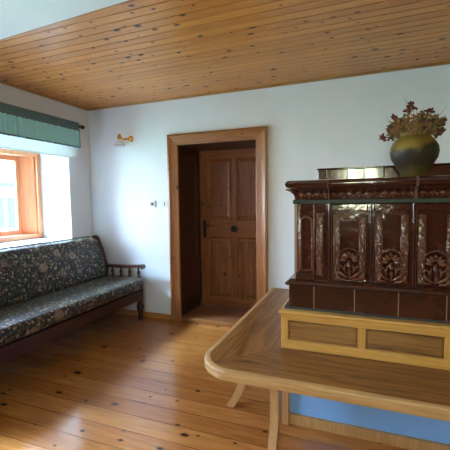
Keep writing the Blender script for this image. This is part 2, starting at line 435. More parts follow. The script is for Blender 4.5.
b = MB(); frame_rect(b, 'y', YB - .24, YB - .16, W3[0], W3[1], W3[2], W3[3], .055); b.build('casing', M['win_z'], t)
xm = (W3[0] + W3[1]) / 2
for a, c in ((W3[0] + .05, xm - .002), (xm + .002, W3[1] - .05)):
    b = MB(); frame_rect(b, 'y', YB - .22, YB - .18, a, c, W3[2] + .05, W3[3] - .05, .055); s = b.build('sash', M['win_z'], t)
    b = MB(); b.box(a + .05, c - .05, YB - .202, YB - .198, W3[2] + .1, W3[3] - .1); b.build('pane', M['pane'], s)
# window sill board of painted plaster
b = MB(); b.box(-.425, .012, W1[0] + .002, W1[1] - .002, W1[2] - .03, W1[2] + .002, .003); b.build('trim_4', M['white_plastic'], kind='structure')

# ------------------------------------------------------------------ door in its deep niche
t = thing('door_1', (1.68, .3, 0), kind='structure')
def ogee(b, x0, x1, z1, w):
    pass
X0, X1, ZT = 1.112, 2.240, 2.092
cw = .118
for (a0, a1) in ((X0, X0 + cw), (X1 - cw, X1)):
    b = MB(); left = a0 == X0
    pts = [(0, 0), (0, -.040), (.018, -.044), (.030, -.036), (.045, -.026), (cw - .012, -.026), (cw, -.020), (cw, 0)]
    if not left: pts = [(cw - p[0], p[1]) for p in pts]
    # upright with mitred top: bottom ring at z=0, top ring follows the 45 degree mitre
    ring0 = [(a0 + p[0], p[1] - .0005, 0) for p in pts]
    ring1 = [(a0 + p[0], p[1] - .0005, ZT - (p[0] if left else cw - p[0])) for p in pts]
    b.grid_solid([ring0, ring1]); b.build('casing', M['frame_v'], t, smooth=True)
b = MB(); pts = [(0, 0), (0, -.040), (.018, -.044), (.030, -.036), (.045, -.026), (cw - .012, -.026), (cw, -.020), (cw, 0)]
b.grid_solid([[(X0 + p[0], p[1] - .0005, ZT - p[0]) for p in pts], [(X1 - p[0], p[1] - .0005, ZT - p[0]) for p in pts]])
b.build('casing', M['frame_h'], t, smooth=True)
# lining boards of the niche (panelled) and its floor
IN0, IN1, IZ, DY = 1.232, 2.122, 1.970, .52
def panelled_side(x0, x1, face):
    b = MB(); b.box(x0, x1, .0, DY, .045, IZ + .02)
    s = 1 if face > 0 else -1; xf = x1 if s > 0 else x0
    for (ya, yb, za, zb) in ((.0, .09, .05, IZ), (DY - .11, DY - .02, .05, IZ), (.09, DY - .11, IZ - .12, IZ), (.09, DY - .11, .92, 1.12), (.09, DY - .11, .05, .2)):
        lo, hi = sorted((xf, xf + s * .010)); b.box(lo, hi, ya, yb, za, zb, .003)
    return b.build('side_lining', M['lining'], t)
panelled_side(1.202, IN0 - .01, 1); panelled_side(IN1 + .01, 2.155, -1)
for x0_, x1_ in ((1.203, 1.246), (2.108, 2.154)):
    b = MB(); b.box(x0_, x1_, DY + .046, DY + .075, .043, 1.997); b.build('leak_stop', M['lining'], t)  # strips added to block light leaking past the leaf
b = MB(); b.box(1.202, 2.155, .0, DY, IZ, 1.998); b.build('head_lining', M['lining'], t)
b = MB(); b.box(1.205, 2.15, .005, .6, -.03, .042, .003); b.build('threshold', M['niche'], t)
b = MB(); b.box(1.232, 2.12, -.020, .004, .0, .046, .004); b.build('sunlit_nosing', M['frame_h'], t)  # lighter wood paints in the sunlight on the threshold edge
# door leaf
leaf = None
lx0, lx1, lz0, lz1 = 1.240, 2.114, .05, 1.985
ly0, ly1 = DY, DY + .045
b = MB()
b.box(lx0, 1.355, ly0, ly1, lz0, lz1, .003); b.box(1.999, lx1, ly0, ly1, lz0, lz1, .003)
b.box(1.648, 1.722, ly0, ly1, .17, 1.86, .003)
leaf = b.build('leaf', M['door_v'], t)
b = MB()
for z0, z1 in ((lz0, .17), (.915, 1.125), (1.86, lz1)):
    for a, c in (((1.355, 1.999),) if z0 != .915 else ((1.355, 1.999),)):
        b.box(a, c, ly0 + .0004, ly1 - .001, z0, z1, .003)
b.build('rail', M['door_h'], leaf)
for a, c in ((1.355, 1.648), (1.722, 1.999)):
    for z0, z1 in ((.17, .915), (1.125, 1.86)):
        b = MB()
        f = .03
        # raised field with sloping margins
        o = [(a, z0), (c, z0), (c, z1), (a, z1)]; i1 = [(a + .018, z0 + .018), (c - .018, z0 + .018), (c - .018, z1 - .018), (a + .018, z1 - .018)]
        i2 = [(a + .05, z0 + .05), (c - .05, z0 + .05), (c - .05, z1 - .05), (a + .05, z1 - .05)]
        b.grid_solid([[(p[0], ly1 - .005, p[1]) for p in o], [(p[0], ly0 + .005, p[1]) for p in o], [(p[0], ly0 + .020, p[1]) for p in i1], [(p[0], ly0 + .010, p[1]) for p in i2]])
        b.build('panel', M['door_v'], leaf)
b = MB(); b.box(1.280, 1.318, ly0 - .006, ly0 + .001, .90, 1.12, .003)
b.tube([(1.299, ly0, 1.06), (1.299, ly0 - .045, 1.06)], .009); b.tube([(1.292, ly0 - .045, 1.06), (1.35, ly0 - .05, 1.062), (1.40, ly0 - .045, 1.05)], [.010, .009, .007])
b.build('handle', M['iron'], leaf, smooth=True, label='black iron lever and long plate')
b = MB(); b.lathe([(.001, .002), (.040, .002), (.040, -.006), (.018, -.010), (.014, -.03), (.028, -.036), (.030, -.050), (.018, -.06), (.001, -.062)], 1.690, 1.018, 20, 'y', ly0)
b.build('knob', M['iron'], leaf, smooth=True, label='round black knob in the middle of the door')

b = MB(); b.box(1.0, 2.4, .62, .66, -.06, 2.3); b.build('wall_back', M['plaster'], kind='structure')  # blank added behind the door to stop a light leak
# ------------------------------------------------------------------ curtain set
CY0 = -1.95
t = thing('curtain_rod', (.08, -1.0, 2.24), 'dark wooden curtain rod with turned end knob above the window', 'curtain rod')
b = MB(); b.tube([(.08, CY0 - .02, 2.235), (.08, -.235, 2.235)], .012, 12); b.build('rod', M['rod'], t, smooth=True)
for s, yy in ((1, -.235), (-1, CY0 - .02)):
    b = MB(); b.lathe([(.001, -.005), (.018, 0), (.018, .012), (.010, .018), (.022, .032), (.026, .045), (.020, .060), (.010, .068), (.014, .074), (.001, .082)] if s > 0 else [(.001, -.082), (.014, -.074), (.010, -.068), (.020, -.06), (.026, -.045), (.022, -.032), (.010, -.018), (.018, -.012), (.018, 0), (.001, .005)], .08, 2.235, 16, 'y', yy)
    b.build('finial', M['rod'], t, smooth=True)
for yy in (-.24, CY0 + .0):
    b = MB(); b.box(.0, .076, yy - .008, yy + .008, 2.225, 2.24, .002); b.box(.0, .008, yy - .018, yy + .018, 2.20, 2.27, .002); b.build('bracket', M['rod'], t)

t = thing('window_valance', (.08, -1.0, 2.0), 'short mint green gathered valance with dark green top band and hem', 'valance')
def drape(name, z0, z1, y0, y1, amp, x, mat, parent, per=.045, thick=.003, taper=0.):
    b = MB(); n = int((y1 - y0) / .008); rows = 6
    front = []
    for j in range(rows + 1):
        tt = j / rows; z = z0 + (z1 - z0) * tt; row = []
        for i in range(n + 1):
            yy = y0 + (y1 - y0) * i / n
            a = amp * (1 - .65 * tt)
            xx = x + a * math.sin(yy / per * 2 * math.pi + 1.7 * math.sin(yy * 9.)) + a * .5 * math.sin(yy / per * 3.1 + 2)
            row.append((xx, yy, z))
        front.append(row)
    back = [[(p[0] - thick, p[1], p[2]) for p in row] for row in front]
    rings = [f + list(reversed(bk)) for f, bk in zip(front, back)]
    b.grid_solid(rings); return b.build(name, mat, parent, smooth=True)
drape('gathered_skirt', 1.998, 2.178, CY0, -.262, .011, .103, M['green_cloth'], t)
drape('top_band', 2.172, 2.268, CY0 + .01, -.268, .002, .102, M['green_dark'], t, per=.06)
drape('top_band', 2.172, 2.268, CY0 + .01, -.268, .002, .060, M['green_dark'], t, per=.06).name = 'back_band'
drape('hem', 1.984, 1.999, CY0, -.262, .0115, .104, M['green_dark'], t, thick=.005)
b = MB(); b.box(.095, .106, -.264, -.258, 1.984, 2.19, .001); b.build('side_hem', M['green_dark'], t)

t = thing('roman_blind', (.045, -1.0, 1.87), 'white folded fabric blind hanging below the green valance', 'blind')
b = MB(); b.box(.012, .05, CY0 + .05, -.262, 2.19, 2.215, .002); b.build('head_rail', M['white_plastic'], t)
b = MB()
prof = [(.050, 2.19), (.052, 2.0), (.056, 1.985), (.054, 1.965), (.060, 1.93), (.058, 1.89), (.054, 1.872), (.044, 1.870), (.036, 1.89), (.040, 1.93), (.040, 2.0), (.044, 2.19)]
b.prism([(p[0], p[1]) for p in prof], 'y', CY0 + .05, -.272); b.build('folded_cloth', M['white_cloth'], t, smooth=True)
b = MB(); b.box(.038, .056, CY0 + .055, -.278, 1.866, 1.878, .003); b.build('bottom_batten', M['white_plastic'], t)

# ------------------------------------------------------------------ sofa
sofa = thing('wooden_sofa', (.45, -1.25, 0), 'dark wooden sofa with dark floral tapestry cushions and spindled arm under the window', 'sofa')
SY0, SY1 = -2.35, -.13
def cushion(name, cpts, y0, y1, parent, puff=.02, n=24, cr=.05):
    """cpts: 4 corners (x,z) in the cross-section; rounded and gently domed"""
    b = MB()
    def outline(sc, k=6):
        cx = sum(p[0] for p in cpts) / 4; cz = sum(p[1] for p in cpts) / 4; out = []
        P = [Vector((cx + (p[0] - cx) * 1, cz + (p[1] - cz) * 1)) for p in cpts]
        for i in range(4):
            p, a, c = P[i], P[i - 1], P[(i + 1) % 4]
            da, dc = (a - p), (c - p); r = min(cr, da.length * .45, dc.length * .45)
            s0 = p + da.normalized() * r; s1 = p + dc.normalized() * r
            for j in range(k + 1):
                tt = j / k; out.append((s0 * (1 - tt) ** 2 + p * 2 * tt * (1 - tt) + s1 * tt ** 2))
            # a few points along the side, pushed out a little
            nx = P[(i + 2) % 4]; e1 = c - dc.normalized() * 0
            L = dc.length; dirn = dc.normalized(); nrm = Vector((dirn.y, -dirn.x))
            if nrm.dot(Vector((cx, cz)) - p) > 0: nrm = -nrm
            for j in range(1, 10):
                tt = j / 10; q = s1 + dirn * (L - r - r) * tt
                out.append(q + nrm * puff * math.sin(math.pi * tt) * min(1, L / .3))
        c0 = Vector((cx, cz)); return [c0 + (q - c0) * sc for q in out]
    rings = []
    for i in range(n + 1):
        tt = i / n; yy = y0 + (y1 - y0) * tt
        d = min(tt, 1 - tt) * (y1 - y0); e = .05
        sc = 1 if d > e else .80 + .20 * math.sqrt(max(0, 1 - (1 - d / e) ** 2))
        rings.append([(q[0], yy, q[1]) for q in outline(sc)])
    # denser end rings
    ex = []
    for d in (0, .006, .015, .03): ex.append(d)
    rings2 = []
    ys = [y0 + d for d in ex] + [y0 + .05 + (y1 - y0 - .1) * i / n for i in range(n + 1)] + [y1 - d for d in reversed(ex)]
    for yy in ys:
        d = min(yy - y0, y1 - yy); e = .05
        sc = 1 if d >= e else .80 + .20 * math.sqrt(max(0, 1 - (1 - d / e) ** 2))
        rings2.append([(q[0], yy, q[1]) for q in outline(sc)])
    b.grid_solid(rings2); return b.build(name, M['fabric'], parent, smooth='all')
cushion('seat_cushion', [(.24, .335), (.835, .372), (.845, .500), (.30, .500)], SY0 + .06, SY1 - .005, sofa, .012)
cushion('back_cushion', [(.255, .47), (.37, .50), (.235, .955), (.105, .945)], SY0 + .06, SY1 - .055, sofa, .015)
for y0, y1 in ((SY0 + .05, SY1 - .02),):
    b = MB(); b.box(.765, .80, y0, y1, .25, .355, .006); b.build('front_apron', M['sofa_wood'], sofa)
    b = MB(); b.box(.12, .155, y0, y1, .25, .36, .004); b.build('rear_rail', M['sofa_wood'], sofa)
    b = MB()
    for i in range(18):
        yy = y0 + .05 + i * (y1 - y0 - .1) / 17; b.box(.14, .78, yy - .03, yy + .03, .325, .340)
    b.build('seat_slat', M['sofa_wood'], sofa)
    b = MB(); b.prism([(.05, .93), (.09, .96), (.108, .94), (.07, .88)], 'y', y0 - .02, y1); b.build('top_rail', M['sofa_wood'], sofa)
    b = MB(); b.prism([(.22, .42), (.245, .43), (.225, .50), (.20, .49)], 'y', y0 - .02, y1); b.build('lower_back_rail', M['sofa_wood'], sofa)
for side, yc in ((1, SY1), (-1, SY0)):
    inn = -side
    # back post: raked and rounded at the top
    b = MB()
    pp = [(.12, 0), (.17, 0), (.19, .30), (.30, .50), (.315, .60), (.255, .80), (.19, .95), (.155, .972), (.115, .955), (.125, .93), (.17, .80), (.215, .60), (.20, .45), (.12, .32)]
    b.prism(pp, 'y', yc - .022, yc + .022); b.build('back_post', M['sofa_wood'], sofa)
    # side rail under the arm
    b = MB(); b.box(.15, .80, yc - .018, yc + .018, .34, .40, .005); b.build('side_rail', M['sofa_wood'], sofa)
    # armrest with a rolled front end
    b = MB(); n = 16; top = []; bot = []
    for i in range(n + 1):
        tt = i / n; x = .27 + tt * .535
        z = .612 + .016 * tt - .010 * math.sin(tt * math.pi)
        top.append((x, z + .020)); bot.append((x, z - .006 - .004 * math.sin(tt * math.pi)))
    rr = [(.805 + .024 * math.cos(a), .622 + .027 * math.sin(a)) for a in [R(d) for d in range(80, -100, -20)]]
    outl = top + rr + list(reversed(bot))
    b.prism(outl, 'y', yc - .033, yc + .033); b.build('armrest', M['sofa_wood'], sofa)
    for x in (.39, .51, .63, .755):
        b = MB(); z0 = .40; hh = .215
        prof = [(.012, 0), (.012, .02), (.019, .032), (.012, .045), (.016, .06), (.023, .09), (.018, .115), (.010, .125), (.015, .135), (.020, .150), (.013, .175), (.009, .185), (.014, .20), (.014, hh)]
        b.lathe(prof, x, yc, 14, 'z', z0); b.build('spindle', M['sofa_wood'], sofa, smooth=True)
    b = MB()
    prof = [(.020, 0), (.026, .008), (.028, .05), (.024, .085), (.030, .10), (.038, .13), (.040, .16), (.036, .19), (.026, .215), (.034, .232), (.034, .25), (.038, .26), (.038, .36), (.030, .365)]
    b.lathe(prof, .762, yc - .0, 18, 'z', 0); b.build('front_leg', M['sofa_wood'], sofa, smooth=True)

# ------------------------------------------------------------------ tiled stove
SX, SXR, SY = 2.740, 4.30, -1.37           # body left, right, front plane
stove = thing('tiled_stove', ((SX + SXR) / 2, -.7, 0), 'large brown glazed tile stove with carved relief tiles and moulded cornice, standing behind the bench', 'stove')
b = MB(); b.box(2.737, SXR, -1.428, -.001, .0, .41); b.build('masonry_base', M['blue'], stove, label='plain pale blue masonry base')
b = MB(); b.box(SX + .01, SXR - .01, SY + .012, -.002, .41, 1.46); b.build('core', M['joint'], stove)
b = MB(); b.box(2.7235, SXR - .002, -1.3925, -1.34, .712, .8415); b.build('tile_bed', M['joint'], stove)
b = MB(); b.wrap([(-.02, .697), (.0265, .697), (.0275, .704), (.025, .711), (-.02, .711)], 2.722, SXR, -1.370, -.002); b.build('mortar_strip', M['grout'], stove, label='dark speckled mortar joint')
# plain lower row
js = [2.722, 2.872, 3.099, 3.326, 3.556, 3.786, 4.016, SXR]
for a, c in zip(js, js[1:]):
    b = MB(); b.box(a + .0022, c - .0022, -1.395, -1.35, .711, .842, .0015); b.build('plain_tile', M['glaze_plain'], stove)
ys_ = [-1.35, -1.12, -.89, -.66, -.43, -.2, -.002]
for a, c in zip(ys_, ys_[1:]):
    b = MB(); b.box(2.722, 2.76, a + .0016, c - .0016, .711, .842, .004); b.build('plain_tile', M['glaze_plain'], stove)
b = MB(); b.wrap([(-.02, .842), (.020, .842), (.029, .848), (.031, .854), (.027, .861), (.010, .872), (.004, .880), (-.02, .880)], 2.730, SXR, -1.370, -.002); b.build('base_moulding', M['glaze_plain'], stove, smooth=True)
# band, frieze and cornice
b = MB(); b.wrap([(-.02, 1.335), (.016, 1.335), (.020, 1.339), (.020, 1.357), (.016, 1.361), (-.02, 1.361)], 2.768, SXR, -1.375, -.002); b.build('green_band', M['green_glaze'], stove, label='dark green glazed band')
b = MB(); b.wrap([(-.02, 1.361), (.010, 1.361), (.012, 1.372), (.018, 1.388), (.030, 1.402), (.046, 1.412), (.058, 1.416), (.060, 1.424), (-.02, 1.424)], 2.772, SXR, -1.379, -.002); cv = b.build('frieze_cove', M['glaze'], stove, smooth=True)
b = MB()
x = 2.80
random.seed(3)
while x < SXR - .03:
    b.ball((x, -1.400, 1.390), .013, 2, (1.25, .8, .85)); b.ball((x + .022, -1.397, 1.384), .007, 1, (.7, .8, 1.6)); b.ball((x - .0, -1.394, 1.374), .006, 1)
    x += .045
b.build('egg_moulding', M['glaze_relief'], stove, smooth='all')
joints = [2.955, 3.18, 3.393, 3.61, 3.83, 4.05]
b = MB(); b.wrap([(-.05, 1.424), (.044, 1.424), (.058, 1.428), (.068, 1.436), (.072, 1.448), (.069, 1.460), (.060, 1.468), (.046, 1.472), (-.05, 1.472)], 2.790, SXR, -1.412, -.002); co = b.build('cornice', M['glaze'], stove, smooth=True)
for xj in joints[::2] + [3.4]:
    b = MB(); b.box(xj - .0015, xj + .0015, -1.4855, -1.40, 1.424, 1.4728); b.box(xj - .0012, xj + .0012, -1.4415, -1.38, 1.361, 1.424)
    b.build('cornice_joint', M['dark_joint'], stove)
b = MB(); b.box(2.80, SXR, -1.42, -.002, 1.44, 1.4715); b.build('top_plate', M['glaze_plain'], stove)
# crest of small tiles; two carry a window reflection in their colour
cj = [2.862, 2.915, 3.045, 3.144, 3.253, 3.45, 3.66, 3.87, 4.08, SXR - .04]
for i, (a, c) in enumerate(zip(cj, cj[1:])):
    mt = {2: M['glaze_mint_reflect'], 3: M['glaze_pale_reflect']}.get(i, M['glaze_dull'])
    b = MB(); b.box(a + .0015, c - .0015, -1.16, -1.11, 1.4715, 1.549, .004)
    o = b.build('crest_tile', mt, stove)
    if i == 2: o['label'] = 'crest tile tinted like a greenish window reflection'
    if i == 3: o['label'] = 'crest tile tinted like a pale window reflection'
b = MB(); b.box(2.866, SXR - .044, -1.155, -1.115, 1.4715, 1.545); b.box(2.858, SXR - .04, -1.168, -1.102, 1.549, 1.558, .003); b.build('crest_cap', M['glaze'], stove)

# carved upper tiles
ZB, ZTp = .880, 1.335
def scroll_strip(b, x0, x1, z0, z1, y):
    """acanthus-like strip: S-curls and buds on a raised band"""
    b.box(x0, x1, y - .004, y + .004, z0, z1, .002)
    for xx in (x0 + .002, x1 - .002): b.tube([(xx, y - .007, z0), (xx, y - .007, z1)], .0036, 6)
    xm = (x0 + x1) / 2; w = (x1 - x0) * .28; z = z0 + .014; s = 1
    while z < z1 - .02:
        pts = [(xm + s * w * math.sin(a) * (1 - a / 9), y - .007 - .006 * math.sin(a * .8), z + .034 * a / 3.6) for a in [i * .45 for i in range(9)]]
        b.tube(pts, [.0045, .0065, .0085, .0085, .0075, .006, .0045, .0035, .003], 6)
        b.ball((xm - s * w * .9, y - .010, z + .016), .0080, 1, (1, 1, 1.4))
        b.ball((xm + s * w * .3, y - .014, z + .003), .0070, 1)
        z += .036; s = -s
def fan(b, xc, z0, r, y):
    """arched medallion: beads along a tall arch, leaf lobes inside, volutes at the foot"""
    zc = z0 + .085
    for k in range(17):
        a = math.pi * k / 16; b.ball((xc + r * math.cos(a), y - .014, zc + r * math.sin(a)), .0062, 1)
    for s in (-1, 1):
        for k in range(4): b.ball((xc + s * r, y - .014, zc - .0135 * (k + 1)), .0062, 1)
    for k in range(7):
        a = math.pi * (k + .5) / 7
        c = Vector((math.cos(a), 0, math.sin(a))); o = Vector((xc, y - .006, zc - .012))
        L = r * .88 if .15 < a / math.pi < .85 else r * .78
        b.tube([o + c * L * .25, o + c * L * .5 + Vector((0, -.010, 0)), o + c * L * .8 + Vector((0, -.012, 0)), o + c * L * 1.02], [.004, .0085, .0105, .003], 6)
    b.tube([(xc, y - .006, z0 - .030), (xc, y - .018, z0 + .02), (xc, y - .016, z0 + .062), (xc, y - .010, z0 + .078)], [.006, .011, .012, .006], 8)
    b.ball((xc, y - .020, z0 + .050), .011, 2, (1, .7, 1))
    for s in (-1, 1):
        b.tube([(xc + s * .006, y - .010, z0 - .022), (xc + s * .030, y - .016, z0 - .010), (xc + s * .058, y - .016, z0 + .012), (xc + s * .062, y - .014, z0 + .036), (xc + s * .044, y - .012, z0 + .048), (xc + s * .030, y - .012, z0 + .034), (xc + s * .040, y - .012, z0 + .022)], [.005, .009, .010, .008, .007, .006, .004], 6)
        b.tube([(xc + s * .018, y - .008, z0 - .032), (xc + s * .045, y - .014, z0 - .028), (xc + s * .072, y - .012, z0 - .012), (xc + s * .078, y - .008, z0 + .004)], [.005, .008, .007, .003], 6)
        b.tube([(xc + s * .018, y - .008, z0 + .0), (xc + s * .026, y - .015, z0 + .03), (xc + s * .018, y - .012, z0 + .06)], [.004, .008, .004], 6)
tiles = [2.955] + joints[1:] + [4.27]
tx = [2.955, 3.180, 3.393, 3.610, 3.830, 4.050, 4.275]
for a, c in zip(tx, tx[1:]):
    b = MB(); y = SY
    b.box(a + .001, c - .001, y, y + .03, ZB, ZTp, .002)
    # plain rim all round
    for q in ((a + .003, a + .018, ZB + .002, ZTp - .002), (c - .018, c - .003, ZB + .002, ZTp - .002)): b.box(q[0], q[1], y - .010, y + .002, q[2], q[3], .004)
    b.box(a + .018, c - .018, y - .009, y + .002, ZTp - .040, ZTp - .002, .004); b.box(a + .018, c - .018, y - .009, y + .002, ZB + .002, ZB + .012, .003)
    tl = b.build('relief_tile', M['glaze'], stove)
    b = MB(); scroll_strip(b, a + .024, a + .060, ZB + .016, ZTp - .062, y - .002); scroll_strip(b, c - .060, c - .024, ZB + .016, ZTp - .062, y - .002)
    fan(b, (a + c) / 2, ZB + .050, .064, y)
    b.build('carving', M['glaze_relief'], tl, smooth='all')
for xj in tx[:-1]:
    b = MB(); b.tube([(xj, SY - .010, ZB), (xj, SY - .010, ZTp)], .0055, 10); b.build('tile_rib', M['glaze'], stove, smooth=True)
# corner tile with arched recess and beads, and its carved strip
b = MB(); y = SY
b.box(2.765, 2.953, y, y + .03, ZB, ZTp, .002)
tl = b.build('corner_tile', M['glaze'], stove)
b = MB()
# arched frame
xa, xb, zs = 2.790, 2.858, 1.225; r = (xb - xa) / 2; xm = (xa + xb) / 2
arc = [(xa, ZB + .06)] + [(xa, zs)] + [(xm - r * math.cos(t_), zs + r * math.sin(t_)) for t_ in [math.pi * k / 12 for k in range(13)]] + [(xb, ZB + .06)]
b.tube([(p[0], y - .004, p[1]) for p in arc], .0075, 8)
b.box(2.767, xa - .004, y - .008, y + .002, ZB + .045, ZTp - .004, .002); b.box(xb + .004, xb + .014, y - .008, y + .002, ZB + .045, ZTp - .004, .002)
b.build('arch_frame', M['glaze_relief'], tl, smooth=True)
b = MB()
xa2, xb2 = xa + .011, xb - .011; r2 = (xb2 - xa2) / 2
for k in range(22): b.ball((xb + .0, y - .013, ZB + .075 + k * .0135), .0050, 1); b.ball((xa2, y - .004, ZB + .075 + k * .0135), .0036, 1)
for k in range(7):
    a = math.pi * k / 6; b.ball((xm + r2 * math.cos(a), y - .004, zs + .02 + r2 * math.sin(a)), .0042, 1)
for k in range(5): b.ball((xa + .008 + k * .013, y - .006, ZB + .058), .007, 1)
b.build('beading', M['glaze_relief'], tl, smooth='all')
b = MB(); scroll_strip(b, 2.882, 2.922, ZB + .03, ZTp - .055, y - .002); b.build('carving', M['glaze_relief'], tl, smooth='all')
b = MB(); b.box(2.762, 2.870, y - .016, y + .004, ZB, ZB + .042, .004); b.build('pedestal', M['glaze_plain'], tl)
# plain side of the stove with framed tiles
for a, c in zip(ys_, ys_[1:]):
    b = MB(); b.box(2.763, 2.80, a + .0016 if a > -1.3 else -1.335, c - .0016, ZB, ZTp, .003)
    b.box(2.757, 2.77, a + .03, c - .03, ZB + .04, ZTp - .05, .004); b.build('side_tile', M['glaze'], stove)

# ------------------------------------------------------------------ corner bench
bench = thing('corner_bench', (3.0, -1.3, 0), 'L-shaped honey oak bench with rounded corner and panelled back wrapping round the tiled stove', 'bench')
BZ, BT = .466, .052
BXL, BYF, BXR = 2.277, -1.842, 4.45
PX, PY = 2.684, -1.440
# front seat: from mitre to the right; rounded outer corner
rc = .22
arcp = []
for k in range(15):
    a = math.pi + (math.pi / 2) * k / 14
    arcp.append((BXL + rc + rc * math.cos(a), BYF + rc + rc * math.sin(a)))
mi = 7  # mitre meets the arc in the middle
inner = (PX, PY)
ed = .034
def inset(p, d):
    return p
arc_in = [(BXL + rc + (rc - ed) * math.cos(math.pi + (math.pi / 2) * k / 14), BYF + rc + (rc - ed) * math.sin(math.pi + (math.pi / 2) * k / 14)) for k in range(15)]
b = MB(); b.prism(arc_in[mi:] + [(BXR - .0, BYF + ed), (BXR, PY), inner], 'z', BZ - BT, BZ); b.build('front_seat_board', M['bench_x'], bench)
b = MB(); b.prism([(BXL + ed, -.003)] + arc_in[:mi + 1] + [inner, (PX, -.003)], 'z', BZ - BT, BZ); b.build('side_seat_board', M['bench_y'], bench)
b = MB()
outer = [(BXL, -.003)] + arcp + [(BXR, BYF)]; inn_ = [(BXL + ed, -.003)] + arc_in + [(BXR, BYF + ed)]
prof = lambda o, i: [(i[0], i[1], BZ - BT), (o[0] + (i[0] - o[0]) * .12, o[1] + (i[1] - o[1]) * .12, BZ - BT), (o[0], o[1], BZ - BT + .008), (o[0], o[1], BZ - .010), (o[0] + (i[0] - o[0]) * .06, o[1] + (i[1] - o[1]) * .06, BZ - .003), (o[0] + (i[0] - o[0]) * .2, o[1] + (i[1] - o[1]) * .2, BZ + .0004), (i[0], i[1], BZ + .0004)]
b.grid_solid([prof(o, i) for o, i in zip(outer, inn_)]); b.build('edge_band', M['bench_edge'], bench, smooth=True)
# panelled back
FB = PY; TH = .032
def rails(ax, fixed, a0, a1, stiles, sgn):
    """ax: direction the back runs along"""
    lo, hi = sorted((fixed, fixed + sgn * TH))
    mtr, mts = (M['rail_x'], M['rail_z']) if ax == 'x' else (M['bench_y'], M['rail_z'])
    def bx(b, p, q, r, s, d0=0, d1=0):
        l, h = (lo + (d0 if sgn > 0 else d1), hi - (d1 if sgn > 0 else d0))
        if ax == 'x': b.box(p, q, l, h, r, s, .003)
        else: b.box(l, h, p, q, r, s, .003)
    b = MB(); bx(b, a0, a1, BZ, .520); bx(b, a0, a1, .640, .682); b.build('back_rail', mtr, bench)
    for p in stiles:
        b = MB(); bx(b, p - .021, p + .021, .520, .640, .0004, .001); b.build('back_stile', mts, bench)
    for p, q in zip(stiles, stiles[1:]):
        b = MB(); bx(b, p + .018, q - .018, .516, .644, .018, .004); bx(b, p + .030, q - .030, .530, .630, .0085, .006); b.build('inset_panel', M['inset'] if ax == 'x' else M['bench_y'], bench)
rails('x', FB, PX, BXR - .05, [PX + .0215, 3.141, 3.564, 3.987, 4.37], 1)
rails('y', PX, -.003, -1.44 + .033, [-.03, -.45, -.90, -1.385], 1) if False else None
b = MB(); b.box(PX, PX + TH, FB + TH, -.003, BZ, .682, .003); b.build('side_back', M['bench_y'], bench)
b = MB(); b.wrap([(-.05, .682), (.010, .682), (.013, .686), (.013, .693), (.009, .698), (-.05, .698)], PX, BXR - .05, FB, -.003); b.build('top_ledge', M['rail_x'], bench, smooth=True)
# plinth strip at the stove foot, posts, legs
b = MB(); b.box(2.736, BXR - .06, -1.452, -1.429, 0, .062, .003); b.build('plinth_strip', M['bench_leg'], bench)
b = MB(); b.box(2.694, 2.735, -1.470, -1.429, 0, BZ - BT, .003); b.build('corner_post', M['bench_leg'], bench)
def leg(pts, ax, a, c):
    b = MB(); b.prism(pts, ax, a, c); b.build('bench_leg', M['bench_leg'], bench)
# curved legs: profile in (outward, z); foot flares outward
def legprof(n=12):
    out = []; back = []
    for i in range(n + 1):
        tt = i / n; z = (BZ - BT) * tt
        c = .085 * (1 - tt) ** 2.2 - .028 * math.sin(tt * math.pi) + .02 * tt ** 3
        wd = .052 + .05 * tt ** 4
        out.append((c + .0, z)); back.append((c - wd, z))
    return out + list(reversed(back))
lp = legprof()
leg([(-1.735 - p[0], p[1]) for p in lp], 'x', 2.686, 2.730)
leg([(-1.735 - p[0], p[1]) for p in lp], 'x', 4.20, 4.244)
leg([(2.390 - p[0], p[1]) for p in lp], 'y', -1.405, -1.362)
leg([(2.390 - p[0], p[1]) for p in lp], 'y', -.26, -.216)
b = MB(); b.box(2.690, 2.727, -1.72, -1.470, .345, BZ - BT, .004); b.build('bearer', M['bench_leg'], bench)
b = MB(); b.box(2.40, 2.694, -1.402, -1.365, .345, BZ - BT, .004); b.build('bearer', M['bench_leg'], bench)
b = MB(); b.box(2.40, 2.684, -.257, -.22, .345, BZ - BT, .004); b.build('bearer', M['bench_leg'], bench)
b = MB(); b.box(4.205, 4.24, -1.72, -1.452, .345, BZ - BT, .004); b.build('bearer', M['bench_leg'], bench)

# ------------------------------------------------------------------ vase and dried flowers
VX, VY, VZ = 3.396, -1.305, 1.4722
prof = [(.001, 0), (.058, 0), (.063, .006), (.070, .03), (.094, .07), (.115, .105), (.1225, .140), (.118, .170), (.102, .198), (.086, .214), (.078, .222), (.080, .232), (.088, .239), (.085, .243), (.074, .236), (.066, .225), (.075, .205), (.09, .17), (.09, .12), (.05, .03), (.001, .02)]
b = MB(); b.lathe(prof, VX, VY, 40, 'z', VZ); o = b.build('ceramic_vase', M['vase'], smooth='all')
tag(o, 'round-bellied ochre and dark brown glazed ceramic vase on the stove cornice', 'vase')
bq = thing('dried_flower_bouquet', (VX, VY, VZ + .2), 'dense bunch of dried ochre and dark red flowers filling the ochre vase', 'dried flowers')
random.seed(21)
heads = []
def P_(dx, dz, dy=0.): return Vector((VX + dx, VY + dy, VZ + dz))
